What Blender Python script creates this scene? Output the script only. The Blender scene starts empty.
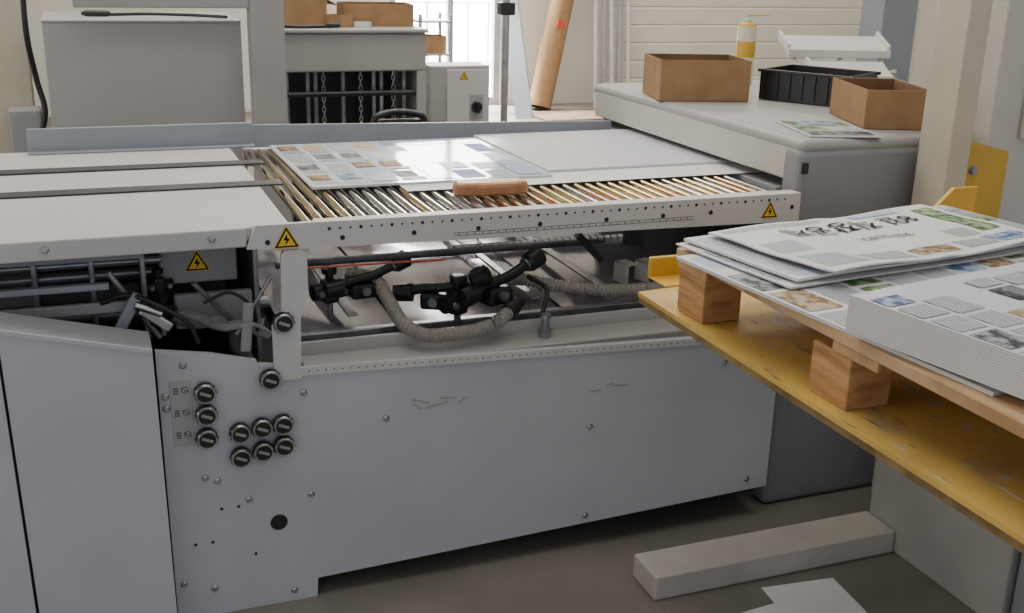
import bpy, bmesh, math, random
from mathutils import Matrix, Vector
random.seed(7)
COL=bpy.context.scene.collection
pi=math.pi
# ---------------------------------------------------------------- materials
def mat(name,col,rough=.5,metal=0,col2=None,scale=8,bump=0,stretch=None,detail=4,lo=.35,hi=.65,spec=None):
    m=bpy.data.materials.new(name);m.use_nodes=True
    nt=m.node_tree;b=nt.nodes["Principled BSDF"]
    b.inputs["Roughness"].default_value=rough;b.inputs["Metallic"].default_value=metal
    if spec is not None:b.inputs["Specular IOR Level"].default_value=spec
    if col2 is None: col2=tuple(c*.9 for c in col)
    tc=nt.nodes.new("ShaderNodeTexCoord");mp=nt.nodes.new("ShaderNodeMapping")
    if stretch:mp.inputs["Scale"].default_value=stretch
    nz=nt.nodes.new("ShaderNodeTexNoise");nz.inputs["Scale"].default_value=scale;nz.inputs["Detail"].default_value=detail
    r=nt.nodes.new("ShaderNodeValToRGB");r.color_ramp.elements[0].position=lo;r.color_ramp.elements[1].position=hi
    r.color_ramp.elements[0].color=(*col2,1);r.color_ramp.elements[1].color=(*col,1)
    nt.links.new(tc.outputs["Object"],mp.inputs[0]);nt.links.new(mp.outputs[0],nz.inputs["Vector"])
    nt.links.new(nz.outputs["Fac"],r.inputs[0]);nt.links.new(r.outputs[0],b.inputs["Base Color"])
    if bump:
        bp=nt.nodes.new("ShaderNodeBump");bp.inputs["Strength"].default_value=bump;bp.inputs["Distance"].default_value=.01
        nt.links.new(nz.outputs["Fac"],bp.inputs["Height"]);nt.links.new(bp.outputs[0],b.inputs["Normal"])
    return m
def stripes(name,c1,c2,freq,axis='Y',rough=.5,lo=.45,hi=.55,noise=0,spec=.5):
    m=bpy.data.materials.new(name);m.use_nodes=True
    nt=m.node_tree;b=nt.nodes["Principled BSDF"];b.inputs["Roughness"].default_value=rough;b.inputs["Specular IOR Level"].default_value=spec
    tc=nt.nodes.new("ShaderNodeTexCoord");w=nt.nodes.new("ShaderNodeTexWave");w.wave_type='BANDS';w.bands_direction=axis
    w.inputs["Scale"].default_value=freq;w.inputs["Distortion"].default_value=noise;w.inputs["Detail"].default_value=3
    r=nt.nodes.new("ShaderNodeValToRGB");r.color_ramp.elements[0].position=lo;r.color_ramp.elements[1].position=hi
    r.color_ramp.elements[0].color=(*c1,1);r.color_ramp.elements[1].color=(*c2,1)
    nt.links.new(tc.outputs["Object"],w.inputs[0]);nt.links.new(w.outputs["Fac"],r.inputs[0]);nt.links.new(r.outputs[0],b.inputs["Base Color"])
    return m
def worn_yellow():
    m=mat("worn_yellow",(.72,.48,.12),.5,0,(.50,.33,.10),3,bump=.08,detail=9,lo=.36,hi=.56,spec=.35)
    nt=m.node_tree;b=nt.nodes["Principled BSDF"]
    last=b.inputs["Base Color"].links[0].from_socket
    tc=nt.nodes.new("ShaderNodeTexCoord")
    for ang,a,c,col,th,w in ((.3,9,7,(.30,.24,.17,1),.56,.12),(1.1,20,16,(.50,.46,.38,1),.60,.08),(.6,40,6,(.12,.10,.08,1),.64,.05),(-.9,55,5,(.60,.56,.46,1),.64,.04),(1.9,48,7,(.16,.12,.09,1),.65,.04),(2.6,30,26,(.10,.08,.06,1),.68,.04)):
        mp=nt.nodes.new("ShaderNodeMapping");mp.inputs["Rotation"].default_value=(0,0,ang);mp.inputs["Scale"].default_value=(a,c,1)
        nz=nt.nodes.new("ShaderNodeTexNoise");nz.inputs["Scale"].default_value=1.0;nz.inputs["Detail"].default_value=8
        r=nt.nodes.new("ShaderNodeValToRGB");r.color_ramp.elements[0].position=th;r.color_ramp.elements[1].position=th+w;r.color_ramp.elements[1].color=(.8,.8,.8,1)
        mx=nt.nodes.new("ShaderNodeMixRGB");mx.inputs[2].default_value=col
        nt.links.new(tc.outputs["Object"],mp.inputs[0]);nt.links.new(mp.outputs[0],nz.inputs["Vector"]);nt.links.new(nz.outputs["Fac"],r.inputs[0])
        nt.links.new(r.outputs[0],mx.inputs[0]);nt.links.new(last,mx.inputs[1]);last=mx.outputs[0]
    nt.links.new(last,b.inputs["Base Color"]);return m
PANEL=mat("painted_panel",(.55,.56,.61),.42,0,(.49,.50,.55),2.5)
PANEL2=mat("painted_deck",(.58,.57,.55),.4,0,(.53,.52,.505),3)
WHITE=mat("white_paint",(.66,.65,.63),.4,0,(.60,.59,.575),6)
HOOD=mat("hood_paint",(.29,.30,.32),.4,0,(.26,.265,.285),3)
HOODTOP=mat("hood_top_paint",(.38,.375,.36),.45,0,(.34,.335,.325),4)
GREY=mat("grey_paint",(.36,.365,.37),.5,0,(.31,.315,.325),4)
CABG=mat("cabinet_grey",(.40,.40,.395),.5,0,(.37,.37,.365),2)
BGREY=mat("blue_grey_paint",(.31,.335,.375),.45,0,(.27,.295,.335),4)
CREAM=mat("cream_paint",(.56,.52,.42),.5,0,(.50,.46,.37),4)
OFFW=mat("off_white_paint",(.60,.58,.52),.45,0,(.55,.53,.475),4)
BLACK=mat("black_plastic",(.012,.012,.014),.35,0,(.02,.02,.022),20)
RUBBER=mat("black_belt",(.03,.031,.036),.6,0,(.04,.042,.046),30)
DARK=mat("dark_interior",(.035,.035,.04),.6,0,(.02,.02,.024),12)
STEEL=mat("steel",(.62,.62,.63),.28,1,(.46,.46,.48),20)
ROD=mat("brushed_rod",(.38,.39,.42),.35,.7,(.26,.27,.29),20)
DSTEEL=mat("dark_steel",(.12,.12,.135),.35,.9,(.07,.07,.08),20)
GOLD=mat("zinc_yellow",(.74,.60,.36),.16,1,(.46,.36,.22),30,stretch=(1,.3,1))
SILV=mat("roller_silver",(.68,.67,.66),.14,1,(.42,.40,.38),25,stretch=(1,.3,1))
GREENY=mat("zinc_green",(.55,.60,.30),.18,1,(.66,.26,.20),10,stretch=(1,.3,1))
SHINY=mat("shiny_sheet",(.36,.34,.39),.09,.45,(.27,.25,.30),3)
PAPER=mat("paper",(.72,.72,.78),.22,0,(.69,.69,.75),5)
PAPER2=mat("paper_dull",(.76,.76,.76),.5,0,(.72,.72,.72),5)
PAPERW=mat("paper_white",(.88,.88,.88),.6,0,(.85,.85,.85),5)
PAPERG=mat("gloss_print_paper",(.62,.68,.76),.09,0,(.58,.64,.73),5)
EDGE=stripes("paper_edges",(.54,.54,.56),(.80,.80,.80),80,'Z',.7,.2,.8,2)
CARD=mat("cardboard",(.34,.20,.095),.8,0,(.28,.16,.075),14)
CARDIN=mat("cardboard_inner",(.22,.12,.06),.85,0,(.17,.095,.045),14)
WOOD=stripes("pine",(.42,.24,.11),(.56,.35,.18),9,'X',.75,.2,.8,6)
WOODY=stripes("pine_long",(.46,.27,.13),(.62,.42,.24),7,'X',.75,.2,.8,5)
WOODD=mat("pine_block",(.64,.37,.16),.8,0,(.36,.18,.07),12,stretch=(1,.4,3),bump=.6,detail=9)
BRUSH=mat("varnished_wood",(.48,.24,.12),.3,0,(.34,.15,.065),20,stretch=(1,6,1))
YEL=worn_yellow()
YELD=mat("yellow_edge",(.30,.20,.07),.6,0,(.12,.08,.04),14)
YELC=mat("yellow_paint",(.70,.43,.05),.45,0,(.6,.36,.05),6)
SIGN=mat("sign_yellow",(.85,.58,.03),.5)
RED=mat("red",(.55,.08,.05),.4)
HOSE=mat("hose_grey",(.40,.37,.32),.5,0,(.32,.295,.255),30)
CONC=mat("concrete",(.24,.22,.185),.5,0,(.185,.168,.142),3.0,bump=.1,detail=10)
BROWNF=mat("brown_mat",(.24,.16,.11),.8,0,(.2,.13,.09),6)
WALLM=mat("wall_paint",(.72,.69,.62),.6,0,(.68,.65,.585),2)
WALLR=mat("wall_cladding",(.74,.705,.63),.55,0,(.70,.665,.595),2)
OUTWHITE=mat("outdoor_white",(.85,.85,.83),.7,0,(.8,.8,.78),2)  # white for the added bright wall and the ground beyond the door
SEAM=mat("seam_dark",(.02,.02,.022),.7)
INKB=mat("ink_black",(.012,.012,.015),.7,spec=.1)
TXT=stripes("printed_text",(.14,.15,.17),(.52,.57,.64),38,'Y',.35,.35,.65,1.5,.3)
TXTX=stripes("printed_text_cross",(.20,.21,.24),(.64,.65,.69),38,'X',.4,.35,.65,1.5,.3)
def pic(n,a,b,s=25,r=.5,sp=.15): return mat(n,a,r,0,b,s,detail=6,lo=.42,hi=.58,spec=sp)
PICS=[pic("pic_teal",(.08,.20,.32),(.30,.40,.45)),pic("pic_brown",(.10,.05,.022),(.34,.22,.12)),pic("pic_green",(.05,.12,.035),(.30,.36,.20)),
      pic("pic_grey",(.03,.033,.04),(.20,.20,.22)),pic("pic_blue",(.10,.18,.42),(.30,.42,.60))]
SPIC=[pic("pic_small_blue",(.08,.14,.28),(.38,.48,.62),50),pic("pic_small_grey",(.06,.065,.075),(.38,.38,.40),50),pic("pic_small_green",(.07,.15,.06),(.36,.44,.28),50),pic("pic_small_tan",(.22,.14,.07),(.50,.42,.30),50)]
TINT=mat("tint_panel",(.36,.50,.74),.09,0,(.32,.46,.70),5,spec=.6)
TINT2=mat("tint_panel_matte",(.50,.57,.68),.5,0,(.46,.53,.65),5,spec=.2)
SAND=mat("tint_sand",(.50,.38,.22),.5,0,(.42,.31,.17),5,spec=.12)
# ---------------------------------------------------------------- mesh builder
class M:
    def __init__(s): s.v=[];s.f=[];s.m=[];s.s=[];s.T=Matrix.Identity(4)
    def add(s,vs,fs,mi=0,sm=False):
        o=len(s.v);s.v+= [s.T@Vector(p) for p in vs]
        for f in fs: s.f.append([i+o for i in f]);s.m.append(mi);s.s.append(sm)
    def box(s,x0,x1,y0,y1,z0,z1,mi=0,bev=.003,seg=2,rz=0,rx=0,ry=0):
        bm=bmesh.new();bmesh.ops.create_cube(bm,size=1)
        dx,dy,dz=abs(x1-x0),abs(y1-y0),abs(z1-z0)
        bmesh.ops.scale(bm,vec=(dx,dy,dz),verts=bm.verts)
        b=min(bev,dx*.45,dy*.45,dz*.45)
        if b>0:bmesh.ops.bevel(bm,geom=bm.edges[:],offset=b,segments=seg,affect='EDGES',profile=.5)
        R=Matrix.Translation(((x0+x1)/2,(y0+y1)/2,(z0+z1)/2))@Matrix.Rotation(rz,4,'Z')@Matrix.Rotation(ry,4,'Y')@Matrix.Rotation(rx,4,'X')
        bm.verts.index_update()
        s.add([R@v.co for v in bm.verts],[[v.index for v in f.verts] for f in bm.faces],mi,False)
        bm.free();return s
    def rev(s,p,ax,prof,n=20,mi=0,caps=True,sm=True):
        p=Vector(p);a=Vector(ax).normalized();t=a.orthogonal().normalized();b=a.cross(t)
        ring=lambda d,r:[p+a*d+(t*math.cos(2*pi*i/n)+b*math.sin(2*pi*i/n))*r for i in range(n)]
        for k in range(len(prof)-1):
            A=ring(*prof[k]);B=ring(*prof[k+1])
            mm=mi[k] if isinstance(mi,(list,tuple)) else mi
            s.add(A+B,[[i,(i+1)%n,n+(i+1)%n,n+i] for i in range(n)],mm,sm)
        if caps:
            m0=mi[0] if isinstance(mi,(list,tuple)) else mi;m1=mi[-1] if isinstance(mi,(list,tuple)) else mi
            if prof[0][1]>1e-5:s.add(ring(*prof[0]),[list(range(n))[::-1]],m0)
            if prof[-1][1]>1e-5:s.add(ring(*prof[-1]),[list(range(n))],m1)
        return s
    def cyl(s,p0,p1,r,n=18,mi=0,r2=None):
        p0=Vector(p0);p1=Vector(p1);L=(p1-p0).length
        return s.rev(p0,p1-p0,[(0,r),(L,r if r2 is None else r2)],n,mi)
    def prism(s,pts,ext,mi=0):
        n=len(pts);e=Vector(ext);A=[Vector(p) for p in pts];B=[p+e for p in A]
        s.add(A+B,[list(range(n)),[n+i for i in range(n)][::-1]]+[[i,n+i,n+(i+1)%n,(i+1)%n] for i in range(n)],mi);return s
    def tube(s,pts,r,n=10,mi=0,rib=0,step=.01,caps=True):
        P=[Vector(p) for p in pts];C=[]
        ext=[P[0]*2-P[1]]+P+[P[-1]*2-P[-2]]
        for i in range(1,len(ext)-2):
            a,b,c,d=ext[i-1:i+3];k=max(2,int((c-b).length/step))
            for j in range(k):
                t=j/k;C.append(.5*((2*b)+(c-a)*t+(2*a-5*b+4*c-d)*t*t+(3*b-a-3*c+d)*t**3))
        C.append(P[-1]);vs=[];t0=(C[1]-C[0]).normalized();nrm=t0.orthogonal().normalized()
        for i,c in enumerate(C):
            t=(C[min(i+1,len(C)-1)]-C[max(i-1,0)]).normalized();nrm=(nrm-t*nrm.dot(t)).normalized();b=t.cross(nrm)
            rr=r*(1+rib*(1,1,-1,-1)[i%4]) if rib else r
            vs+=[c+(nrm*math.cos(2*pi*k/n)+b*math.sin(2*pi*k/n))*rr for k in range(n)]
        fs=[[i*n+k,i*n+(k+1)%n,(i+1)*n+(k+1)%n,(i+1)*n+k] for i in range(len(C)-1) for k in range(n)]
        s.add(vs,fs,mi,not rib)
        if caps:s.add(vs[:n],[list(range(n))[::-1]],mi);s.add(vs[-n:],[list(range(n))],mi)
        return s
    def grid(s,fn,nu,nv,mi=0,sm=True):
        s.add([fn(i/nu,j/nv) for j in range(nv+1) for i in range(nu+1)],[[j*(nu+1)+i,j*(nu+1)+i+1,(j+1)*(nu+1)+i+1,(j+1)*(nu+1)+i] for j in range(nv) for i in range(nu)],mi,sm);return s
    def obj(s,name,mats,parent=None,label=None,cat=None,origin=None,**kw):
        if origin is None:
            xs=[v.x for v in s.v];ys=[v.y for v in s.v];zs=[v.z for v in s.v]
            origin=Vector(((min(xs)+max(xs))/2,(min(ys)+max(ys))/2,min(zs)))
        origin=Vector(origin)
        me=bpy.data.meshes.new(name);me.from_pydata([v-origin for v in s.v],[],s.f)
        for m in (mats if isinstance(mats,(list,tuple)) else [mats]): me.materials.append(m)
        me.polygons.foreach_set("material_index",s.m);me.polygons.foreach_set("use_smooth",s.s);me.update()
        o=bpy.data.objects.new(name,me);COL.objects.link(o)
        if parent:o.parent=parent;o.location=origin-WL[parent.name]
        else:o.location=origin
        WL[o.name]=origin
        if label:o["label"]=label
        if cat:o["category"]=cat
        for k,v in kw.items():o[k]=v
        return o
WL={}
def empty(name,loc,label,cat,**kw):
    e=bpy.data.objects.new(name,None);COL.objects.link(e);e.location=loc;e.empty_display_size=.1;WL[e.name]=Vector(loc)
    e["label"]=label;e["category"]=cat
    for k,v in kw.items():e[k]=v
    return e
def dup(o,d,parent=None):
    c=o.copy();COL.objects.link(c);c.location=o.location+Vector(d)
    if parent:c.parent=parent
    return c
def rz(x,y,a): return Matrix.Translation((x,y,0))@Matrix.Rotation(a,4,'Z')
# ---------------------------------------------------------------- camera
cam=bpy.data.cameras.new("camera");co=bpy.data.objects.new("camera",cam);COL.objects.link(co)
cam.sensor_width=36;cam.lens=1100/1024*36;cam.clip_start=.05
co.matrix_world=Matrix.Translation((0,0,1.573))@Matrix.Rotation(-.375,4,'Z')@Matrix.Rotation(pi/2-.314,4,'X')@Matrix.Rotation(.026,4,'Z')
bpy.context.scene.camera=co
# ---------------------------------------------------------------- setting
M().box(-4,9.5,-2,15,-.1,0,bev=0).obj("floor",CONC,kind="structure")
WY=11
DX0,DX1,DZ=2.95,4.12,3.1
w=M()
w.box(-4,DX0,WY,WY+.15,0,4.4,bev=0);w.box(DX0,DX1,WY,WY+.15,DZ,4.4,bev=0);w.box(DX1,9.5,WY,WY+.15,0,4.4,bev=0)
for i in range(22):
    z=.06+i*.19
    w.prism([(DX1+1.25,WY,z),(DX1+1.25,WY-.010,z+.014),(DX1+1.25,WY-.010,z+.176),(DX1+1.25,WY,z+.19)],(9.5-DX1-1.25,0,0),1)
w.obj("wall_back",[WALLM,WALLR],kind="structure")
M().box(-4.15,-4,-2,WY+.15,0,4.4,bev=0).obj("wall_left",WALLM,kind="structure")
M().box(9.5,9.65,-2,WY+.15,0,4.4,bev=0).obj("wall_right",WALLM,kind="structure")
M().box(-4,9.5,-2,WY+.15,4.4,4.5,bev=0).obj("ceiling",WALLM,kind="structure")
M().box(1.0,8.5,14.2,14.35,0,6,bev=0).obj("wall_backdrop",OUTWHITE,kind="structure")  # added reflector wall: makes the doorway bright and throws glare on the sheets
d=M()
for x in (DX0+.03,DX1-.03,(DX0+DX1)/2+.05): d.box(x-.03,x+.03,WY+.02,WY+.1,0,DZ,bev=.004)
d.box(DX0,DX1,WY+.03,WY+.09,1.95,2.0);d.box(DX0,DX1,WY+.03,WY+.09,0,.08)
d.obj("door_1",GREY,kind="structure")
r=empty("metal_railing",(3.75,12.0,0),"grey metal railing standing outside the glazed door","railing")
for z in (.35,1.0):
    M().cyl((3.1,12,z),(4.6,12,z),.02,mi=0).obj("rail",GREY,r)
pst=M().cyl((3.15,12,0),(3.15,12,1.02),.016).obj("post",GREY,r)
for i in range(1,7): dup(pst,(.24*i,0,0))
M().box(1,8.5,WY+.16,14.2,.0,.003,bev=0).obj("trim_1",OUTWHITE,kind="structure")
# ---------------------------------------------------------------- folding machine
fm=empty("folding_machine",(.9,3.0,0),"large light grey paper folding machine with roller feed table","machine")
PY=2.43
outline=[(.103,.698),(.221,.678),(.325,.650),(.325,.642),(.425,.625),(.425,.62),(1.48,.585),(1.77,.572),(1.77,.097),(.45,.052),(.447,.0),(.108,.0)]
p=M().prism([(x,PY,z) for x,z in outline],(0,.02,0),0)
p.prism([(.425,PY-.004,.6245),(1.77,PY-.004,.5755),(1.77,PY-.004,.557),(.425,PY-.004,.604)],(0,.0035,0),2)
for i in range(66):
    x=.445+i*.0198;zz=.6245-(x-.425)*.0364-.010
    p.rev((x,PY-.004,zz),(0,-1,0),[(0,.002),(.0006,.002)],6,1)
p.rev((.359,PY+.001,.226),(0,-1,0),[(0,.021),(.002,.021)],24,1)
p.obj("side_panel",[PANEL,SEAM,WHITE],fm,label="long light grey side panel with scuffs")
sc=mat("scuff",(.44,.38,.35),.6,0,(.32,.28,.26),40)
for (x,z,l,a) in ((.72,.50,.05,.3),(.76,.485,.06,-.2),(.79,.50,.04,.1),(.83,.49,.03,-.5),(1.27,.475,.05,.1),(1.2,.468,.03,0),(.71,.487,.03,.6),(1.24,.482,.02,-.3)):
    s=M().box(x-l/2,x+l/2,PY-.0012,PY-.0004,z-.0016,z+.0016,0,bev=0,ry=a)
    s.obj("scuff_mark",sc,fm)
b=M().prism([(.362,PY-.012,.60),(.362,PY-.012,.735),(.384,PY-.012,.755),(.388,PY-.012,.90),(.395,PY-.012,.912),(.44,PY-.012,.91),(.447,PY-.012,.90),
   (.447,PY-.012,.81),(.437,PY-.012,.79),(.428,PY-.012,.75),(.424,PY-.012,.60)],(0,.0115,0))
b.obj("bracket",WHITE,fm,label="white upstanding support bracket")
def knob(x,z,r=.024,y=PY):
    k=M().rev((x,y,z),(0,-1,0),[(0,r*.75),(.010,r*.75),(.010,r),(.028,r),(.032,r*.9),(.032,r*.80),(.028,r*.74),(.028,0.0)],24,[0,0,0,1,1,1,0],caps=False)
    for i in range(12):
        a=i*pi/6;k.box(x+math.cos(a)*r-.0015,x+math.cos(a)*r+.0015,y-.026,y-.012,z+math.sin(a)*r-.0015,z+math.sin(a)*r+.0015,0,bev=0,ry=-a)
    k.box(x-r*.55,x+r*.55,y-.031,y-.029,z-.0035,z+.0035,1,bev=0,ry=.4)
    return k
k0=knob(.203,.594).obj("knob",[BLACK,STEEL],fm,label="black knob with chrome rim")
for x,z in ((.203,.539),(.201,.481),(.351,.609),(.276,.484),(.327,.490),(.376,.492),(.275,.422),(.327,.430),(.376,.437),(.387,.745)):
    c=dup(k0,(x-.203,0,z-.594))
lp=M().box(.128,.176,PY-.002,PY,.462,.625,0,bev=.004)
for z in (.60,.545,.49):
    for q in range(3): lp.box(.135,.146,PY-.003,PY-.002,z-.008+q*.006,z-.005+q*.006,1,bev=0)
    lp.rev((.160,PY-.002,z),(0,-1,0),[(0,.008),(.001,.008)],14,1);lp.rev((.160,PY-.003,z),(0,-1,0),[(0,.006),(.0006,.006)],14,0)
    lp.box(.150,.170,PY-.0042,PY-.0036,z-.001,z+.001,1,bev=0,ry=.6)
lp.obj("label_plate",[mat("plate_grey",(.46,.46,.46),.4),mat("icon_grey",(.12,.12,.13),.5)],fm,label="grey label plate with small icons")
b0=M().rev((.631,PY,.466),(0,-1,0),[(0,.009),(.004,.008),(.006,.005),(.006,0)],12,0).obj("bolt",STEEL,fm)
for x,z in ((1.189,.366),(1.188,.101),(1.592,.504),(.192,.372),(.117,.588),(.198,.074),(.118,.56),(.127,.10),(.29,.30),(.428,.874),(.43,.56),(.16,.66),(.22,.36),(.39,.03),(.44,.29),(1.70,.13)):
    dup(b0,(x-.631,0,z-.466))
h0=None
for x,z in ((.20,.20),(.225,.285),(.265,.285),(.16,.20),(.30,.15)):
    if h0 is None:h0=M().rev((x,PY,z),(0,-1,0),[(0,.004),(.001,.004)],10,0).obj("screw_hole",SEAM,fm);hx,hz=x,z
    else:dup(h0,(x-hx,0,z-hz))
c=M().prism([(-.182,2.30,0),(-.2,2.30,.826),(.092,2.30,.752),(.100,2.30,.10),(.104,2.30,0)],(0,.115,0),0)
c.prism([(-.2,2.295,.826),(.092,2.295,.752),(.092,2.295,.742),(-.2,2.295,.816)],(0,.12,0),0)
c.obj("cover_panel",PANEL,fm,label="angled light grey guard cover")
c=M().prism([(-.9,2.30,0),(-.9,2.30,.99),(-.206,2.30,.828),(-.189,2.30,0)],(0,.115,0),0)
c.obj("cover_panel",PANEL,fm)
M().box(-.21,-.175,2.32,2.40,0,.81,0,bev=0).obj("cover_seam",SEAM,fm)
d=M()
DZt=.968
d.box(-.95,.415,2.44,3.52,.935,DZt,0,bev=.004)
d.box(-.95,.315,2.425,2.447,.925,.970,0,bev=.004)
d.obj("deck",PANEL2,fm,label="smooth light grey deck plate")
bl=M().box(-.95,.475,2.868,2.928,.9685,.9730,0,bev=.001).obj("belt",RUBBER,fm,label="thin flat dark transport belt")
dup(bl,(0,.30,0))
for x in (-.10,.24):
    dup(b0,(x-.631,-.005,.95-.466))
g=M().box(-.16,.49,3.50,3.515,.969,1.038,0,bev=.002);g.box(-.16,.49,3.46,3.515,.969,.973,0,bev=.001)
g.obj("rear_guard",BGREY,fm)
g=M().prism([(.50,3.62,.93),(.50,3.62,1.012),(1.795,3.62,.987),(1.795,3.62,.93)],(0,.015,0),0)
g.prism([(.50,3.58,.934),(1.795,3.58,.934),(1.795,3.62,.934),(.50,3.62,.934)],(0,0,.004),0)
g.obj("rear_lip",BGREY,fm)
r=M().prism([(.314,PY-.012,.922),(.335,PY-.012,.975),(1.775,PY-.012,.972),(1.775,PY-.012,.895),(.45,PY-.012,.915)],(0,.014,0),0)
r.box(.47,1.775,PY,PY+.035,.962,.972,0,bev=.002)
for i in range(51):
    x=.50+i*.0245
    r.rev((x,PY-.012,.958),(0,-1,0),[(0,.0026 if i%3 else .0042),(.0008,.0026 if i%3 else .0042)],8,1)
for x in (.36,.53,.70,.86,1.02,1.2,1.36,1.5,1.75): r.rev((x,PY-.012,.935),(0,-1,0),[(0,.006),(.001,.006)],10,1)
r.box(.80,1.45,PY-.0128,PY-.012,.920,.928,1,bev=0)
r.box(.80,1.45,PY-.0132,PY-.0128,.9213,.9267,0,bev=0)
for i in range(32): r.box(.81+i*.02,.812+i*.02,PY-.0138,PY-.0132,.922,.926,1,bev=0)
r.obj("front_rail",[WHITE,SEAM],fm,label="white rail drilled with round holes")
M().box(.46,1.79,3.50,3.53,.90,.955,0).obj("rear_rail",WHITE,fm)
def warn(parent,x,y,z,s,back=False):
    t=M();h=s*.866
    def tri(k,yy,mi,o=0):
        a=s*k/2
        t.add([(x-a,yy,z-h*k/3),(x+a,yy,z-h*k/3),(x,yy,z+h*k*2/3)],[[0,1,2]],mi)
    tri(1.12,y-.0002,1);tri(1.0,y-.0005,0);tri(.76,y-.0009,1)
    e=y-.0013
    t.add([(x+.02*s,e,z+.30*s),(x-.13*s,e,z+.02*s),(x-.01*s,e,z+.02*s),(x-.06*s,e,z-.20*s),(x+.14*s,e,z+.08*s),(x+.03*s,e,z+.08*s)],[[0,1,2],[0,2,5],[2,3,4],[2,4,5]],0)
    return t.obj("warning_sign",[INKB,SIGN],parent,label="yellow warning triangle with black lightning bolt")
warn(fm,.402,PY-.014,.937,.054)
warn(fm,1.68,PY-.014,.925,.047)
bases=[M().rev((.47,2.462,.946),(0,1,0),[(0,.005),(.01,.005),(.01,.0105),(1.03,.0105),(1.03,.005),(1.045,.005)],18,0) for _ in range(3)]
N=38;first={}
for i in range(N):
    ci=0 if i<3 else random.choice((0,1,2,2,0,2) if i>22 else ((0,1,1,2) if i>14 else (1,1,0,1)))
    if ci not in first:
        o=bases[ci].obj("roller",[(GOLD,SILV,GREENY)[ci]],fm);first[ci]=(o,i)
        o.location.x+=.0345*i
    else:
        o,j=first[ci];dup(o,(.0345*(i-j),0,0))
# ---- interior
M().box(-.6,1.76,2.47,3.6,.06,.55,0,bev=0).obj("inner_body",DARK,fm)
M().box(-.6,1.78,3.60,3.62,.0,.62,0,bev=0).obj("rear_panel",GREY,fm)
t=M()
for j,(xa,xb) in enumerate(((.44,.74),(.75,1.22),(1.23,1.74))):
    fn=lambda u,v:(xa+(xb-xa)*u,2.70+.88*v,.60+.03*v+.005*math.sin(2.5*pi*u+j)*math.sin(2*v+j)+.003*math.sin(8*v+2*j+3*u))
    t.grid(fn,18,18,0)
    t.grid(lambda u,v:Vector(fn(1-u,v))-Vector((0,0,.002)),18,18,0)
t.obj("guide_plate",SHINY,fm,label="glossy reflecting sheet guide plates")
t=M()
t.box(.45,1.76,2.49,2.60,.551,.590,0,bev=.004)
t.box(.45,1.76,2.60,2.612,.551,.622,0,bev=.003)
t.obj("cross_beam",PANEL2,fm)
for x,a in ((.60,.03),(1.12,.025),(1.35,.03)):
    M().box(x,x+a,2.70,3.57,.645,.652,0,bev=.002).obj("guide_strap",ROD,fm)
M().cyl((.40,3.45,.68),(1.76,3.45,.68),.012).obj("cross_shaft",ROD,fm)
M().box(.45,1.76,2.66,2.685,.60,.622,0,bev=.003).obj("mounting_rail",ROD,fm)
t=M().cyl((.40,2.57,.838),(1.38,2.60,.83),.010,mi=0);t.cyl((.86,2.6,.834),(1.36,2.6,.831),.013,mi=1)
for i in range(24):t.rev((.88+i*.02,2.6,.8335),(1,0,0),[(0,.0135),(.003,.0135)],12,0)
t.obj("scale_shaft",[DSTEEL,ROD],fm)
M().cyl((.46,2.5,.845),(.80,2.5,.840),.0025).obj("thin_rod",RED,fm,label="thin red rod")
def clamp(x,y,z,a,s=1):
    k=M();k.T=Matrix.Translation((x,y,z))@Matrix.Rotation(a,4,'Z')@Matrix.Scale(s,4)
    k.rev((0,0,0),(1,0,0),[(-.045,.012),(-.045,.02),(-.02,.022),(-.012,.014),(.012,.014),(.02,.022),(.045,.02),(.05,.014)],16,0)
    k.box(-.02,.02,-.018,.018,-.03,.03,0,bev=.008)
    k.rev((0,0,.03),(0,0,1),[(0,.010),(.012,.010),(.014,.018),(.028,.019),(.031,.014)],10,0)
    k.rev((-.03,-.02,0),(0,-1,0),[(0,.008),(.006,.008)],8,1);k.rev((.03,-.02,0),(0,-1,0),[(0,.008),(.006,.008)],8,1)
    k.cyl((0,0,-.03),(0,0,-.06),.008,mi=1)
    return k.obj("clamp",[BLACK,ROD],fm,label="black plastic clamp with knob")
def lever_clamp(x,y,z,a,s=1):
    k=M();k.T=Matrix.Translation((x,y,z))@Matrix.Rotation(a,4,'Z')@Matrix.Scale(s,4)
    k.tube([(-.07,0,.0),(-.03,0,.012),(.03,0,.02),(.085,0,.04)],.011,10,0)
    k.rev((.085,0,.04),(.9,0,.4),[(-.01,.014),(0,.021),(.03,.023),(.035,.016)],12,0)
    k.rev((.078,0,.037),(.9,0,.4),[(-.003,.0155),(.003,.0155)],12,1)
    k.rev((-.07,0,0),(1,0,.1),[(-.02,.018),(.02,.02)],12,0)
    k.box(-.03,.03,-.02,.02,-.03,.005,0,bev=.006);k.rev((0,-.02,-.01),(0,-1,0),[(0,.011),(.010,.011)],6,1)
    return k.obj("clamp",[BLACK,ROD],fm,label="black lever clamp")
clamp(.575,2.80,.69,.25,1.1);lever_clamp(.66,2.78,.705,.15,1.15)
lever_clamp(.84,2.70,.685,-.5,1.25);clamp(.89,2.66,.675,.5,1.2);lever_clamp(1.0,2.66,.70,.35,1.35)
HR=.0175
M().tube([(.64,2.86,.715),(.70,2.80,.71),(.715,2.71,.675),(.725,2.61,.645),(.77,2.55,.628),(.86,2.54,.628),(.95,2.555,.635),(1.02,2.60,.655)],HR,20,0,rib=.08,step=.0030).obj("corrugated_hose",HOSE,fm,label="grey beige corrugated suction hose")
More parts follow.
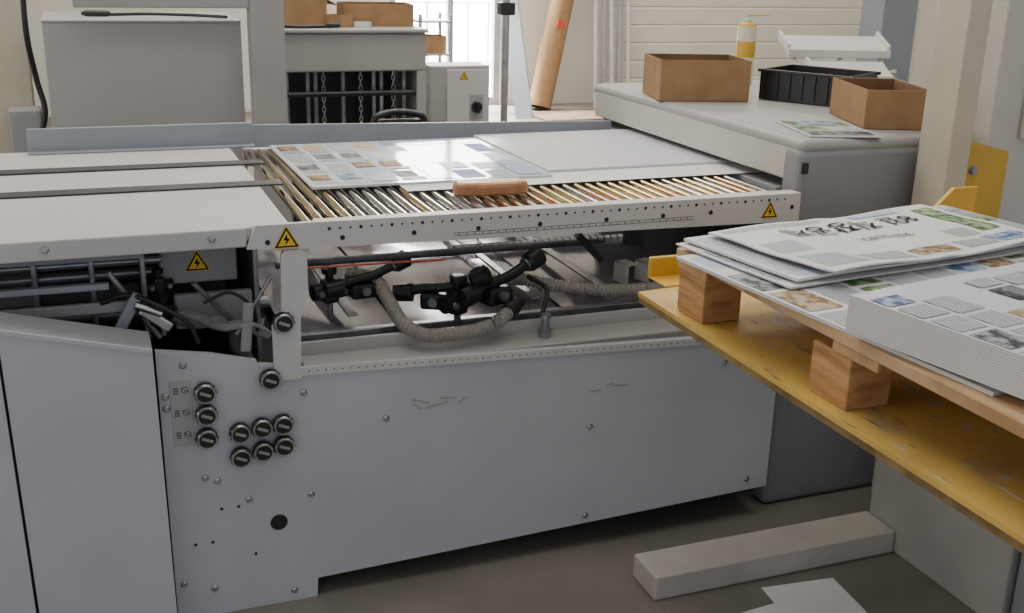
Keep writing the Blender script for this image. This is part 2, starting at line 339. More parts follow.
M().tube([(1.05,2.76,.69),(1.12,2.79,.68),(1.22,2.76,.66),(1.33,2.72,.65),(1.45,2.69,.65),(1.62,2.68,.65)],HR,20,0,rib=.08,step=.0030).obj("corrugated_hose",HOSE,fm,label="grey beige corrugated suction hose")
t=M().rev((.955,2.557,.636),(1,.2,0),[(-.008,.022),(.008,.022)],16,0);t.box(.948,.967,2.525,2.537,.645,.67,0,bev=.002)
t.obj("hose_clip",STEEL,fm)
M().rev((1.01,2.595,.652),(.7,.5,.25),[(0,.022),(.03,.022),(.03,.016),(.06,.016)],16,0).obj("hose_fitting",BLACK,fm)
t=M().rev((1.10,2.55,.591),(0,0,1),[(0,.018),(.02,.018),(.022,.012),(.05,.010),(.052,.016),(.062,.014)],14,0);t.obj("valve_knob",ROD,fm)
M().tube([(1.10,2.68,.72),(1.13,2.62,.70),(1.10,2.57,.65)],.007,8,0).obj("air_tube",BLACK,fm)
for i,x in enumerate((1.46,1.53)):
    t=M();t.T=rz(x,2.80,.25)
    t.box(-.02,-.012,-.03,.03,.64,.70,0,bev=.002);t.box(-.02,.025,-.03,.03,.695,.70,0,bev=.002)
    t.obj("angle_bracket",WHITE,fm)
M().cyl((1.16,2.50,.88),(1.24,2.52,.80),.010).obj("lever",BLACK,fm)
M().box(1.30,1.33,2.49,2.52,.84,.90,0).obj("lever_mount",BLACK,fm)
for (x0,y0,z0,x1,y1,z1,r) in ((-.5,2.60,.865,.14,2.60,.865,.010),(-.5,2.66,.82,.14,2.66,.82,.014),(-.5,2.9,.80,.4,2.9,.80,.020),(-.5,2.60,.76,.08,2.60,.76,.012),
    (-.5,3.1,.70,.4,3.1,.70,.02),(-.5,2.72,.70,.40,2.72,.70,.016)):
    M().cyl((x0,y0,z0),(x1,y1,z1),r,14,0).obj("drive_shaft",ROD,fm)
for (x0,y0,z0,x1,y1,z1,r) in ((.20,2.50,.83,.30,2.55,.70,.006),(.29,2.49,.70,.375,2.50,.83,.005),(.02,2.5,.87,.12,2.52,.70,.007)):
    M().cyl((x0,y0,z0),(x1,y1,z1),r,10,0).obj("linkage_rod",ROD,fm)
for x in (-.14,-.02,.09,.345): M().box(x,x+.012,2.56,3.2,.58,.92,0,bev=.003).obj("frame_plate",ROD,fm)
M().box(-.6,.40,3.3,3.32,.55,.92,0,bev=0).obj("inner_panel",mat("inner_grey",(.12,.12,.13),.5),fm)
M().box(.16,.34,2.56,2.58,.70,.785,0,bev=.006).obj("shield_plate",GREY,fm)
M().box(-.5,.08,2.50,2.515,.775,.80,0).obj("cross_bar",GREY,fm)
M().box(-.5,.10,2.54,2.60,.885,.897,0).obj("cross_bar",BGREY,fm)
M().box(-.5,.10,2.78,2.84,.72,.76,0).obj("cross_bar",GREY,fm)
M().box(-.5,.02,2.48,2.50,.835,.85,0).obj("cross_bar",BGREY,fm)
M().box(.035,.06,2.47,2.49,.70,.83,0,bev=.006,ry=.5).obj("lever_arm",BGREY,fm)
M().box(.10,.125,2.47,2.48,.72,.80,0,bev=.006,ry=-.9).obj("lever_arm",STEEL,fm)
M().box(.30,.325,2.47,2.48,.66,.78,0,bev=.006,ry=.1).obj("lever_arm",GREY,fm)
k=M();fn=lambda u,v:(.15+.215*u+.012*math.sin(7*v),2.462+.14*v,.735-.05*u+.05*(1-v)**3*(.6+.4*u)*math.cos(1.2*u)+.012*math.sin(9*u+4*v)+.008*math.sin(17*v+3*u))
k.grid(fn,26,16,0);k.obj("shiny_guard",mat("smoky_plastic",(.60,.59,.60),.22,0,(.34,.335,.35),14),fm,label="glossy crumpled smoky guard sheet")
M().box(.135,.315,2.62,2.72,.795,.905,0,bev=.004).obj("sensor_box",GREY,fm)
warn(fm,.222,2.6175,.842,.055)
for pts,rr in (([(.0,2.5,.80),(.06,2.48,.82),(.13,2.455,.79),(.18,2.455,.75),(.20,2.455,.70)],.006),
   ([(-.2,2.47,.76),(-.05,2.47,.735),(.05,2.47,.74),(.10,2.47,.72)],.006),
   ([(.22,2.5,.78),(.28,2.5,.80),(.33,2.5,.76),(.34,2.5,.70)],.004)):
    M().tube(pts,rr,8,0).obj("cable",BLACK,fm)
clamp(.13,2.53,.75,.8,.8);clamp(.13,2.6,.80,.3,.7)
M().cyl((.07,2.465,.80),(.125,2.465,.775),.009,mi=0).obj("plug",STEEL,fm)
# ---------------------------------------------------------------- sheets
def sheet(name,x0,y0,w,h,z,th,a,items,label,cat,base=PAPER,edge=None,group=None,wave=None,texts=None):
    mats=[base,edge or base];s=M();s.T=rz(x0,y0,a)
    if wave is None:
        s.box(0,w,0,h,z,z+th,1,bev=0);f=lambda u,v:0
        s.box(0,w,0,h,z+th,z+th+.0004,0,bev=0)
    else:
        f=wave;nu,nv=36,22
        s.grid(lambda u,v:(u*w,v*h,z+th+.0004+f(u,v)),nu,nv,0)
        s.grid(lambda u,v:((1-u)*w,v*h,z+f(1-u,v)),nu,nv,1)
        for c,d in (((0,0),(1,0)),((1,0),(1,1)),((1,1),(0,1)),((0,1),(0,0))):
            P=[(c[0]+(d[0]-c[0])*i/28,c[1]+(d[1]-c[1])*i/28) for i in range(29)]
            vs=[(u*w,v*h,z+f(u,v)) for u,v in P]+[(u*w,v*h,z+th+.0004+f(u,v)) for u,v in P]
            s.add(vs,[[i,i+1,30+i,29+i] for i in range(28)],1)
    for k,(u0,v0,u1,v1,m) in enumerate(items):
        if m not in mats:mats.append(m)
        zz=z+th+.0008+.00018*(k%8)
        n1=1 if wave is None else max(1,int((u1-u0)*36)+1);n2=1 if wave is None else max(1,int((v1-v0)*22)+1)
        s.grid(lambda u,v:((u0+(u1-u0)*u)*w,(v0+(v1-v0)*v)*h,zz+f(u0+(u1-u0)*u,v0+(v1-v0)*v)),n1,n2,mats.index(m),False)
    if texts and INKB not in mats:mats.append(INKB)
    for body,size,tu,tv,rot,off in (texts or []):
        cu=bpy.data.curves.new("t",'FONT');cu.body=body;cu.size=size;cu.offset=off
        to=bpy.data.objects.new("t",cu);COL.objects.link(to);bpy.context.view_layer.update()
        me=bpy.data.meshes.new_from_object(to.evaluated_get(bpy.context.evaluated_depsgraph_get()))
        bpy.data.objects.remove(to)
        c,sn=math.cos(rot),math.sin(rot);vs=[]
        for v in me.vertices:
            lx=tu*w+v.co.x*c-v.co.y*sn;ly=tv*h+v.co.x*sn+v.co.y*c
            vs.append((lx,ly,z+th+.0030+f(lx/w,ly/h)))
        s.add(vs,[list(p.vertices) for p in me.polygons],mats.index(INKB))
    kw={"group":group} if group else {}
    return s.obj(name,mats,label=label,cat=cat,**kw)
z0=.9585
sheet("blank_sheet",.78,2.755,1.14,.70,z0,.001,.0,[],"large blank white sheet lying on the rollers","paper sheet",PAPER2)
def page(u0,v0,u1,v1,rnd,cols=3,txt=TXT,head=None,pp=.42,pics=PICS,gap=0,hmin=.1,hmax=.2):
    out=[];W=(u1-u0);Hh=(v1-v0)
    if head:out.append((u0+.02*W,v1-.14*Hh,u1-.02*W,v1-.03*Hh,head))
    for c in range(cols):
        a=u0+W*(c+.08)/cols;b=u0+W*(c+.92)/cols;v=v0+.04*Hh;top=v1-(.18 if head else .04)*Hh
        while v<top-.07*Hh:
            hh=rnd.uniform(hmin,hmax)*Hh;e=min(v+hh,top)
            if e-v<.05*Hh: break
            if rnd.random()<gap: pass
            elif rnd.random()<pp: out.append((a,v,b,e-.02*Hh,rnd.choice(pics)))
            else: out.append((a,v,b,e-.02*Hh,txt))
            v=e
    return out
# ordered page layout: four columns of captioned photos, then a blue headed page
items=[]
lay=[PICS[1],PICS[3],PICS[1],PICS[0],PICS[3],SAND,PICS[1],PICS[3],PICS[3],PICS[1],SAND,PICS[3]]
k=0
for c in range(4):
    for r_ in range(4):
        u=.02+c*.118;v=.05+r_*.235
        if (c+r_)%3!=2:
            items.append((u,v+.07,u+.085,v+.19,lay[k%12]));k+=1
            items.append((u,v,u+.10,v+.05,TXT))
        else: items.append((u,v,u+.10,v+.19,TXT))
items+=[(.50,.86,.98,.97,TINT),(.50,.03,.60,.36,TINT),(.62,.03,.72,.20,PICS[4]),(.62,.24,.72,.38,TXT),(.86,.03,.98,.30,TINT),(.75,.03,.84,.16,PICS[0]),(.50,.70,.58,.83,TXT),(.88,.60,.97,.82,PICS[4]),(.88,.36,.97,.56,TXT),(.75,.20,.84,.34,TXT)]
sheet("printed_sheet",.545,2.83,.685,.66,z0+.0018,.006,.01,items,"glossy printed sheets with photos and text on the rollers","printed sheet",PAPERG,EDGE)
sheet("blank_sheet_stack",1.243,2.90,.64,.64,z0+.0018,.007,.01,[],"stack of blank white sheets on the roller table","paper stack",PAPER,EDGE)
wb=M();L=.205;pts=[]
for i in range(48):
    a=2*pi*i/48;cx,cy=math.cos(a),math.sin(a)
    pts.append(((abs(cx)**.6)*math.copysign(1,cx)*L/2,(abs(cy)**.8)*math.copysign(1,cy)*.038))
wb.T=rz(.985,2.68,-.05)
n=48;ZB=.9600
for za,sa,zb,sb in ((0,.004,.004,.0),(.004,0,.022,0),(.022,0,.029,.004),(.029,.004,.033,.011)):
    sh=lambda p,k:(p[0]*(1-k/.1),p[1]*(1-k/.036))
    A=[(*sh(p,sa),ZB+za) for p in pts];B=[(*sh(p,sb),ZB+zb) for p in pts]
    wb.add(A+B,[[i,(i+1)%n,n+(i+1)%n,n+i] for i in range(n)],0,False)
wb.add([(p[0]*.89,p[1]*(1-.011/.036),ZB+.033) for p in pts],[list(range(n))],1)
wb.add([(*p,ZB) for p in pts],[list(range(n))[::-1]],0)
wb.obj("wooden_block",[BRUSH,mat("pale_wood_top",(.60,.38,.24),.4,0,(.48,.26,.14),18,stretch=(1,6,1))],label="thick brown wooden block with rounded ends on the rollers",cat="wooden block")  # top face in a paler brown than the sides
# ---------------------------------------------------------------- delivery housing
hd=empty("machine_housing",(2.3,3.1,0),"grey bridge shaped machine housing with rounded edges","machine")
h=M();RR=.020;ZT=1.10
h.prism([(1.818+.01,2.50,ZT-2*RR),(2.33,2.50,ZT-2*RR),(2.33,2.95,ZT-2*RR),(2.95,2.95,ZT-2*RR),(2.95,3.80,ZT-2*RR),(1.818+.01,3.80,ZT-2*RR)],(0,0,2*RR),0)
h.rev((1.827,2.50,ZT-RR-.0004),(0,1,0),[(0,RR),(1.30,RR)],24,0)
h.rev((1.827,2.5004,ZT-RR-.0004),(1,0,0),[(0,RR),(.503,RR)],24,0)
h.rev((1.827,2.5004,ZT-RR-.0004),(0,0,1),[(RR*math.sin(a*pi/16-pi/2),max(1e-6,RR*math.cos(a*pi/16-pi/2))) for a in range(17)],24,0,caps=False)
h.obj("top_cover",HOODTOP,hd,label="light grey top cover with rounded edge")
M().box(1.808,1.835,2.50,3.79,.982,1.075,0,bev=.006,seg=3).obj("side_fascia",OFFW,hd,label="pale inner side panel")
M().box(1.80,2.3,2.57,3.75,.935,.955,0,bev=.002).obj("infeed_plate",GREY,hd)
M().box(1.84,2.9,3.76,3.79,.2,1.06,0,bev=0).obj("rear_panel",GREY,hd)
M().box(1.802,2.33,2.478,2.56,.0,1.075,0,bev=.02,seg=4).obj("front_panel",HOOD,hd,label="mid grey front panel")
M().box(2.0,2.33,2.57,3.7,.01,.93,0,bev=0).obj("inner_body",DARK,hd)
M().box(1.81,1.83,2.472,2.477,1.01,1.04,0,bev=0).obj("latch",BLACK,hd)
def carton(x,y,z,w,d,hh,a,label,flap=False):
    c=M();c.T=rz(x,y,a);t=.004
    c.box(-w/2,w/2,-d/2,-d/2+t,z,z+hh,0,bev=.001);c.box(-w/2,w/2,d/2-t,d/2,z,z+hh,0,bev=.001)
    c.box(-w/2,-w/2+t,-d/2+t,d/2-t,z,z+hh,0,bev=.001);c.box(w/2-t,w/2,-d/2+t,d/2-t,z,z+hh,0,bev=.001)
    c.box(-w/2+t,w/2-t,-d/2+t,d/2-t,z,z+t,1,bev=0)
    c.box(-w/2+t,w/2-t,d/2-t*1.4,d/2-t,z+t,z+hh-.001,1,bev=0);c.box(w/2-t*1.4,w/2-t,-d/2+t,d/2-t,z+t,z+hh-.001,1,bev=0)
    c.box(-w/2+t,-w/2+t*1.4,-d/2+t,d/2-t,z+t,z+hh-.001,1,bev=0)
    if flap:
        c.box(-w/2,w/2,d/2-.002,d/2+.07,z+hh+.012,z+hh+.016,0,bev=.001,rx=.5)
        c.box(w/2-.002,w/2+.06,-d/2,d/2,z+hh-.016,z+hh-.012,0,bev=.001,ry=.5)
    return c.obj("cardboard_box",[CARD,CARDIN,SEAM],label=label,cat="box")
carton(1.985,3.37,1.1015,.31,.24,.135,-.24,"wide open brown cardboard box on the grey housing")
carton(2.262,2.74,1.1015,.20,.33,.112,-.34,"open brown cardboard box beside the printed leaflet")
cn=empty("spray_can",(2.39,3.70,1.1015),"yellow and white spray can standing on the housing","spray can")
M().rev((2.39,3.70,1.1015),(0,0,1),[(0,.034),(.004,.036),(.10,.036),(.16,.036),(.215,.036),(.225,.030),(.230,.02)],20,[0,0,1,0,1,1]).obj("can_body",[mat("can_white",(.80,.76,.60),.3),YELC],cn)
M().rev((2.39,3.70,1.3315),(0,0,1),[(0,.016),(.012,.016),(.014,.010),(.032,.010)],18,0).obj("spray_nozzle",[WHITE],cn)
M().tube([(2.39,3.70,1.355),(2.43,3.69,1.358),(2.46,3.67,1.360)],.003,8,0).obj("straw",[YELC],cn)
tr=M();tr.T=rz(2.37,3.20,-1.05);th=1.205
tr.box(-.16,.16,-.12,.12,1.1015,1.109,0,bev=.002)
for a,b_,c_,d_ in ((-.16,.16,-.12,-.112),(-.16,.16,.112,.12),(-.16,-.152,-.12,.12),(.152,.16,-.12,.12)): tr.box(a,b_,c_,d_,1.105,th,0,bev=.002)
tr.box(-.168,.168,-.128,-.116,th-.01,th,0,bev=.002);tr.box(-.168,.168,.116,.128,th-.01,th,0,bev=.002)
tr.box(-.004,.004,-.11,.11,1.11,th-.02,0,bev=.001);tr.box(.0,.15,-.003,.003,1.11,th-.02,0,bev=.001)
for i in range(7): tr.box(-.14+i*.045,-.135+i*.045,-.125,-.12,1.11,th-.01,0,bev=0)
tr.obj("plastic_tray",BLACK,label="deep black plastic tray on the grey housing",cat="tray")
wr=empty("desk_rack",(2.66,3.5,1.101),"white folding metal rack standing on the housing","rack")
RT=rz(2.66,3.50,-.25)
k=M();k.T=RT
k.box(-.19,.21,.0,.13,1.255,1.265,0,bev=.002,rx=.35);k.box(-.19,.21,-.01,.006,1.215,1.245,0,bev=.002);k.box(-.19,-.18,.0,.13,1.25,1.285,0,bev=.002,rx=.35);k.box(.20,.21,.0,.13,1.25,1.285,0,bev=.002,rx=.35)
k.obj("rack_shelf",WHITE,wr)
k=M();k.T=RT;k.box(-.13,.17,-.14,-.02,1.175,1.185,0,bev=.002,rx=.35);k.box(-.13,.17,-.15,-.135,1.135,1.165,0,bev=.002);k.box(-.13,-.12,-.14,-.02,1.17,1.20,0,bev=.002,rx=.35)
k.obj("rack_shelf",WHITE,wr)
for i,x in enumerate((-.16,.02,.18)):
    k=M();k.T=RT
    k.cyl((x,-.13,1.108),(x,.08,1.255),.010,8);k.cyl((x,.11,1.108),(x,-.12,1.18),.008,8);k.box(x-.012,x+.012,-.15,.13,1.1015,1.109,0,bev=.002)
    k.obj("rack_leg",OFFW,wr)
sheet("leaflet",1.86,2.52,.21,.29,1.1015,.003,-.25,[(.05,.05,.95,.3,PICS[3]),(.05,.35,.45,.6,PICS[2]),(.5,.35,.95,.6,TXTX),(.05,.65,.95,.95,PICS[2]),(.2,.7,.8,.9,PICS[0])],"printed leaflet with green pictures on the housing","leaflet",PAPER,EDGE)
M().box(3.22,3.40,3.95,4.10,0,3.2,0,bev=.004).obj("steel_column",BGREY,label="blue grey steel column behind the housing",cat="column")
# ---------------------------------------------------------------- lift table
lt=empty("lift_table",(1.8,1.6,0),"yellow scissor lift table with worn platform","lift table")
p=M().prism([(1.125,2.09,.840),(2.35,2.24,.840),(2.35,.35,.840),(1.105,.35,.840)],(0,0,.010),0)
p.obj("platform",YEL,lt,label="worn scratched yellow steel platform")
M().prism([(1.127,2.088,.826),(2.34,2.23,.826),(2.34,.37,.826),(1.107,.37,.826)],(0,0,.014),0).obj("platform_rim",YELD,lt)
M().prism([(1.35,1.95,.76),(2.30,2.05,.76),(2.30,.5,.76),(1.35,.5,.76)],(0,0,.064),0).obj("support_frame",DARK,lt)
BG=mat("base_grey",(.46,.45,.42),.5,0,(.40,.39,.365),4)
M().box(2.0,2.30,1.74,2.25,0,.759,0,bev=.006).obj("lift_base",BG,lt,label="grey sheet metal lift base")
M().box(2.015,2.30,.9,1.73,0,.759,0,bev=.006).obj("lift_base",BGREY,lt)
M().box(1.25,1.998,2.13,2.255,0.0,.068,0,bev=.005).obj("base_foot",mat("foot_cream",(.60,.57,.50),.5,0,(.50,.47,.42),5),lt,label="pale box section floor foot")
t=M().box(1.20,1.32,2.175,2.19,.85,.90,0,bev=.004);t.box(1.20,1.32,2.10,2.19,.85,.854,0,bev=.002)
t.obj("end_stop",YELC,lt)
t=M().prism([(2.03,2.19,.851),(2.03,2.19,.97),(2.08,2.19,1.015),(2.155,2.19,1.015),(2.155,2.19,.851)],(0,.012,0),0);t.obj("end_stop",YELC,lt)
m=M().box(2.165,2.238,2.32,2.44,0,2.4,0,bev=.004);m.box(2.24,2.25,2.34,2.44,0,2.4,0,bev=0)
m.obj("mast",CREAM,lt,label="cream painted upright mast")
tp=empty("control_cabinet",(2.8,2.60,0),"tall off white steel cabinet beside the cream mast","cabinet")
M().box(2.44,3.4,2.47,2.57,0,2.4,0,bev=.006).obj("body",OFFW,tp)
M().box(2.55,3.4,2.455,2.468,1.08,2.4,0,bev=.004).obj("door",OFFW,tp)
k=M().prism([(2.25,2.443,.80),(2.25,2.443,1.075),(2.33,2.443,1.09),(2.50,2.443,1.05),(2.50,2.443,.80)],(0,.010,0),0)
k.obj("lock_plate",YELC,tp,label="yellow steel plate with round bolt")
M().rev((2.375,2.443,1.0),(0,-1,0),[(0,.016),(.002,.016),(.002,.011),(.010,.011)],6,0,sm=False).obj("bolt",ROD,tp)
# ---------------------------------------------------------------- pallet
pl=empty("wooden_pallet",(1.54,1.36,.8505),"rough pine wooden pallet with block feet on the yellow platform","pallet")
X0,X1,Y0,Y1=1.14,1.94,.76,1.96
for x,wd_ in ((X0,.145),(X0+.19,.10),(X0+.328,.145),(X0+.515,.10),(X1-.145,.145)):
    M().box(x,x+wd_,Y0,Y1,.9635,.985,0,bev=.002).obj("top_board",WOODY,pl)
o=M().box(X0+.003,X1,Y1-.12,Y1-.003,.944,.963,0,bev=.002).obj("stringer_board",WOOD,pl)
dup(o,(0,-.53,0));dup(o,(0,-1.08,0))
bo=None
for x in (X0+.006,X0+.35,X1-.093):
    for y in (Y1-.113,1.378,Y0+.003):
        if bo is None: bo=M().box(x,x+.09,y,y+.105,.8505,.9435,0,bev=.003).obj("block",WOODD,pl);bx,by=x,y
        else: dup(bo,(x-bx,y-by,0))
rnd=random.Random(5)
sheet("print_stack",1.17,1.10,.72,.78,.9855,.006,.10,page(0,0,1,1,rnd,8,TXTX,TINT2,.35,SPIC),"thin stack of printed sheets lying on the pallet","paper stack",PAPER2,EDGE)
NPG="newspapers on the pallet"
W=lambda k:(lambda u,v:.0015+.0015*math.sin(6*u+1)+k*max(0,1-v*4)*(.5+.5*math.sin(9*u)))
rnd=random.Random(21)
sheet("newspaper",1.175,1.60,.80,.345,.9935,.003,.14,[(.0,.0,1,.08,PAPER2)]+page(0,.1,1,1,rnd,8,TXTX,TINT2,.25,SPIC),"printed newspaper with wavy edge on the pallet","newspaper",PAPER2,EDGE,NPG,wave=W(.0))
sheet("newspaper",1.195,1.61,.79,.335,1.0015,.005,.15,[(.02,.05,.24,.95,TINT2),(.04,.12,.12,.9,TXTX),(.13,.12,.22,.6,TXTX)]+page(.26,.02,1,.98,rnd,6,TXTX,None,.2,SPIC),"printed newspaper lying folded on the pallet","newspaper",PAPER,EDGE,NPG,wave=W(.003))
w3=lambda u,v:.003+.003*math.sin(6*u+1)+.009*max(0,1-v*3.5)**1.5*(.6+.4*math.sin(8*u+.6))+.003*math.sin(11*u+5*v)*math.sin(7*v)+.004*max(0,1-abs(u-.48)*12)
sheet("newspaper",1.255,1.585,.65,.355,1.0125,.003,.16,[(.03,.90,.45,.97,TXTX),(.03,.08,.20,.34,TXTX),(.23,.08,.40,.25,TXTX),(.42,.08,.60,.20,SPIC[3]),(.64,.08,.78,.22,TXTX),(.80,.08,.97,.26,SPIC[0]),(.88,.34,.97,.90,SPIC[2]),(.60,.90,.82,.97,TINT2),(.03,.42,.16,.62,TXTX),(.74,.30,.85,.45,TXTX)],
  "thin creased newspaper with compact black headline on the pallet","newspaper",PAPER2,EDGE,NPG,wave=w3,texts=[("8일 직장공제",.072,.80,.82,pi,.0006),("맞춤지원제도",.028,.62,.50,pi,.0002)])
rnd=random.Random(12)
it=page(0,0,1,1,rnd,9,TXTX,None,.5,SPIC+[SPIC[0],PICS[3]],.08,.09,.16)
sheet("print_stack",1.222,.78,.66,.60,.9995,.060,.17,it,"thick stack of printed sheets with white edges on the pallet","paper stack",PAPER,EDGE)
sheet("loose_paper",1.515,1.80,.21,.295,.001,.0006,-.10,[],"loose white paper sheet on the concrete floor","paper sheet",PAPERW)
sheet("loose_paper",1.43,1.71,.21,.297,.0025,.0006,.10,[],"loose white paper sheet on the concrete floor","paper sheet",PAPERW)
# ---------------------------------------------------------------- background machines
bc=empty("machine_cabinet",(.27,5.3,0),"large light grey machine cabinet","machine")
M().box(-.125,.672,5.0,5.6,0,1.24,0,bev=.004,seg=2).obj("body",CABG,bc)
M().box(-.127,.674,4.998,5.602,1.24,1.252,0,bev=.004).obj("top_plate",CABG,bc)
k=M().tube([(.15,5.2,1.262),(.3,5.15,1.268),(.45,5.2,1.262),(.55,5.12,1.262),(.62,5.05,1.262)],.007,8,0)
k.rev((.15,5.2,1.266),(-1,.1,0),[(0,.008),(.01,.013),(.10,.013),(.12,.006)],10,0)
k.obj("cabled_tool",BLACK,label="black cabled tool lying on the grey cabinet",cat="tool")
gt=empty("machine_gantry",(.75,4.9,0),"light grey machine post with horizontal arm","machine")
M().box(.69,.83,4.82,4.94,0,1.9,0,bev=.004).obj("post",HOODTOP,gt)
M().box(.0,.69,4.84,4.92,1.31,1.37,0,bev=.004).obj("arm",HOODTOP,gt)
m2=empty("feeder_machine",(1.28,5.8,0),"light grey feeder machine with dark slotted opening","machine")
k=M().box(.90,1.66,5.5,6.1,.97,1.16,0,bev=.01,seg=3);k.box(.89,1.67,5.48,6.12,1.16,1.178,0,bev=.005);k.obj("body",HOODTOP,m2)
for xa,xb in ((.90,.93),(1.61,1.66)): M().box(xa,xb,5.5,6.1,0,.97,0,bev=.004).obj("leg_panel",HOODTOP,m2)
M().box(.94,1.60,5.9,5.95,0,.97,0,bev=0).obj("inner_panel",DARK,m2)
for x in (.955,1.06,1.10,1.24,1.40,1.44,1.56): M().box(x,x+.018,5.6,5.62,.1,.97,0,bev=0).obj("grille_bar",ROD,m2)
M().cyl((.93,5.52,.86),(1.61,5.52,.86),.014).obj("cross_rod",BLACK,m2)
for x in (1.14,1.33,1.50):
    k=M()
    for i in range(16):
        z=.96-i*.026;a=i%2
        ring=[(x+(.008*math.cos(t*pi/4) if a else 0),5.56+(0 if a else .008*math.cos(t*pi/4)),z+.015*math.sin(t*pi/4)) for t in range(9)]
        k.tube(ring,.0032,6,0,step=.02,caps=False)
    k.obj("hanging_chain",STEEL,m2)
carton(1.08,5.80,1.179,.22,.2,.13,.1,"open brown cardboard box on the feeder machine",True)
carton(1.47,5.80,1.179,.36,.24,.11,-.05,"low brown cardboard box on the feeder machine")
carton(1.25,5.66,1.179,.10,.10,.06,.3,"small brown cardboard box on the feeder machine")
k=M().rev((1.36,5.62,1.179),(0,0,1),[(0,.045),(.025,.045),(.025,.03),(0,.03)],20,0,caps=False);k.obj("tape_roll",WHITE,label="white tape roll lying on the feeder machine",cat="tape")
k=M().tube([(.95,5.56,1.187),(1.05,5.54,1.187),(1.16,5.56,1.187)],.008,8,0);k.rev((1.16,5.56,1.193),(1,0,0),[(0,.008),(.005,.014),(.07,.012)],10,0);k.obj("hand_tool",BLACK,label="dark hand tool lying on the feeder machine",cat="tool")
cb=empty("control_box",(2.0,6.1,0),"light grey electrical control box with rotary switch","control box")
k=M().box(1.83,2.19,6.0,6.22,.50,.94,0,bev=.008,seg=3);k.box(1.95,2.05,6.06,6.16,0,.5,0);k.obj("body",HOODTOP,cb)
M().box(1.93,2.18,5.99,6.0,.52,.92,0,bev=.003).obj("door",PANEL2,cb)
warn(cb,2.03,5.988,.88,.05)
M().box(2.065,2.145,5.984,5.99,.64,.78,0,bev=.002).obj("switch_plate",GREY,cb)
k=M().rev((2.105,5.984,.71),(0,-1,0),[(0,.032),(.02,.03)],16,0);k.box(2.095,2.115,5.94,5.965,.68,.74,0,bev=.004);k.obj("rotary_switch",BLACK,cb)
ch=empty("office_chair",(1.30,4.7,0),"black office chair seen over the machine","chair")
k=M().tube([(1.18,4.72,.82),(1.20,4.72,.862),(1.30,4.74,.876),(1.40,4.72,.862),(1.42,4.72,.82)],.015,10,0);k.box(1.18,1.42,4.74,4.77,.60,.845,0,bev=.02,seg=3);k.obj("backrest",BLACK,ch)
M().box(1.08,1.52,4.35,4.72,.44,.50,0,bev=.025,seg=3).obj("seat",BLACK,ch)
k=M().cyl((1.3,4.53,.08),(1.3,4.53,.44),.025);k.box(1.28,1.32,4.7,4.78,.45,.7,0)
k.obj("column",DSTEEL,ch)
k=M()
for i in range(5):
    a=i*2*pi/5;k.cyl((1.3,4.53,.08),(1.3+.26*math.cos(a),4.53+.26*math.sin(a),.06),.016,8);k.rev((1.3+.26*math.cos(a)-.01,4.53+.26*math.sin(a),.028),(1,0,0),[(0,.027),(.02,.027)],12,0)
k.obj("base",BLACK,ch)
lf=empty("tall_cabinet",(-.35,5.4,0),"beige upright machine cabinet with black hose","cabinet")
M().box(-.62,-.20,5.35,5.7,0,2.2,0,bev=.006).obj("body",CREAM,lf)
M().box(-.30,-.17,5.2,5.34,0,.86,0,bev=.006).obj("side_box",GREY,lf)
M().tube([(-.18,5.1,1.5),(-.19,5.1,1.2),(-.17,5.12,1.0),(-.15,5.1,.86),(-.2,5.1,.7)],.012,10,0).obj("hose",BLACK,lf)
k=empty("pipe_stand",(2.66,7,0),"thin grey steel pipe post with clamp","pipe")
M().cyl((2.66,7,0),(2.66,7,2.6),.024,mi=0).obj("pipe",STEEL,k)
M().box(2.61,2.71,6.96,7.04,1.16,1.24,0,bev=.006).obj("pipe_clamp",BLACK,k)
k=M();P0=Vector((4.42,10.6,.03));P1=Vector((4.88,10.80,1.9))
k.rev(P0,P1-P0,[(0,.09),(0,.12),(2.0,.12),(2.0,.10),(1.9,.10)],20,[0,0,0,0],caps=False);k.add([P0+Vector((.12*math.cos(a*pi/8),.12*math.sin(a*pi/8),0)) for a in range(16)],[list(range(16))[::-1]],1)
Q=P0+(P1-P0).normalized()*.86
k.box(Q.x-.055,Q.x+.03,Q.y-.135,Q.y-.12,Q.z-.04,Q.z+.04,2,bev=0,ry=.24)
k.obj("cardboard_tube",[CARD,CARDIN,RED],label="long brown cardboard tube with red label leaning on the wall",cat="tube")
M().prism([(3.93,10.0,0),(4.10,10.0,0),(4.22,10.9,1.35),(4.00,10.9,1.35)],(.02,.03,0),0).obj("leaning_board",BGREY,label="grey board leaning beside the doorway",cat="board")
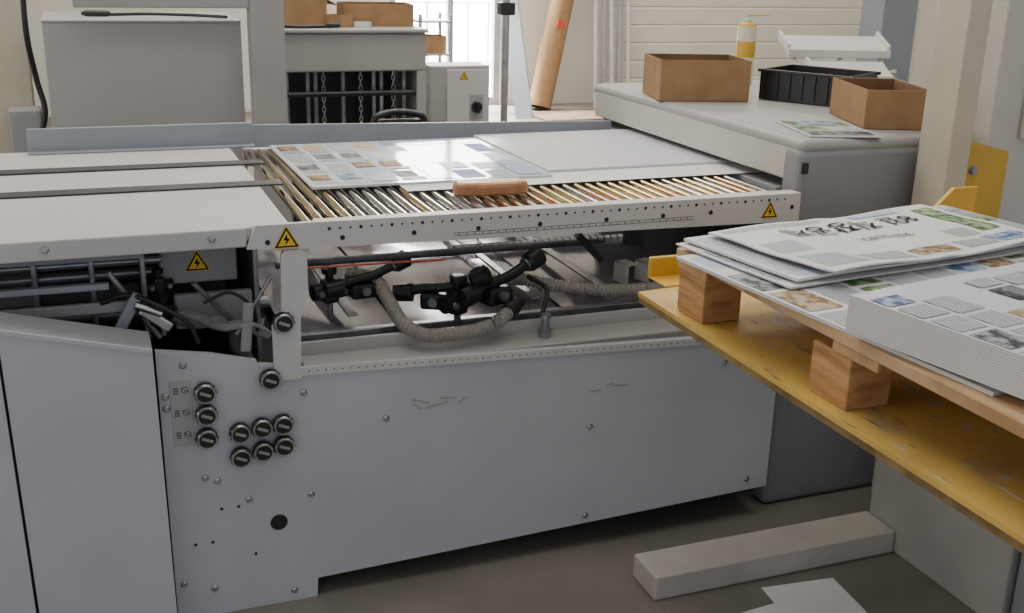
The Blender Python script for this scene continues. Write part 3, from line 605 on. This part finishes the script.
for i,(x,dx,rr) in enumerate(((5.06,.04,.022),(5.15,.06,.03),(5.25,.02,.022),(5.33,.07,.035),(5.44,.03,.022))):
    M().cyl((x,10.6,.0),(x+dx,10.93,2.3),rr,10).obj("leaning_pipe",WHITE if i%2==0 else GREY,label="thin pipe leaning on the wall beside the tube",cat="pipe",group="pipes leaning on the wall")
M().box(4.15,5.35,9.75,10.35,.001,.02,0,bev=.004).obj("floor_mat",BROWNF,label="brown mat lying on the floor",cat="mat")
sr=empty("storage_rack",(3.15,10.3,0),"small open grey metal rack with crates by the door","rack")
pp=M().box(2.98,3.01,10.1,10.13,0,.98,0,bev=.002).obj("rack_post",GREY,sr)
for dx,dy in ((.30,0),(0,.35),(.30,.35)): dup(pp,(dx,dy,0))
sh=M().box(2.98,3.31,10.1,10.48,.60,.62,0,bev=.002).obj("rack_shelf",GREY,sr);dup(sh,(0,0,.30));dup(sh,(0,0,-.35))
carton(3.15,10.28,.621,.22,.24,.16,.05,"brown cardboard box on the metal rack")
# ---------------------------------------------------------------- lights
def area(name,loc,rot,sx,sy,e,col=(1,1,1)):
    l=bpy.data.lights.new(name,'AREA');l.shape='RECTANGLE';l.size=sx;l.size_y=sy;l.energy=e;l.color=col
    o=bpy.data.objects.new(name,l);COL.objects.link(o);o.location=loc;o.rotation_euler=rot;return o
area("backdrop_lamp",(4.2,12.0,4.6),(math.radians(55),0,0),5,1.2,26000,(1,.98,.95))  # added lamp that whitens the reflector wall in place of outdoor daylight
area("ceiling_fill",(4.5,8.6,4.3),(0,0,0),7,2,220,(1,.95,.86))  # added fill under the closed ceiling, brightens the back wall
area("ceiling_fill",(1.0,5.0,4.3),(0,0,0),5,2,150,(1,.95,.87))  # added overhead fill for the middle of the room, no roof opening
area("ceiling_fill",(1.5,2.0,4.3),(0,0,0),4,2,60,(1,.97,.92))  # added weak overhead fill above the machine
area("side_fill",(-3.8,3.5,2.4),(0,-pi/2,0),2,4,60,(1,.98,.96))  # added fill from the left; the wall there has no window
wd=bpy.data.worlds.new("world");bpy.context.scene.world=wd;wd.use_nodes=True
bg=wd.node_tree.nodes["Background"];bg.inputs[0].default_value=(.89,.92,1,1);bg.inputs[1].default_value=.70
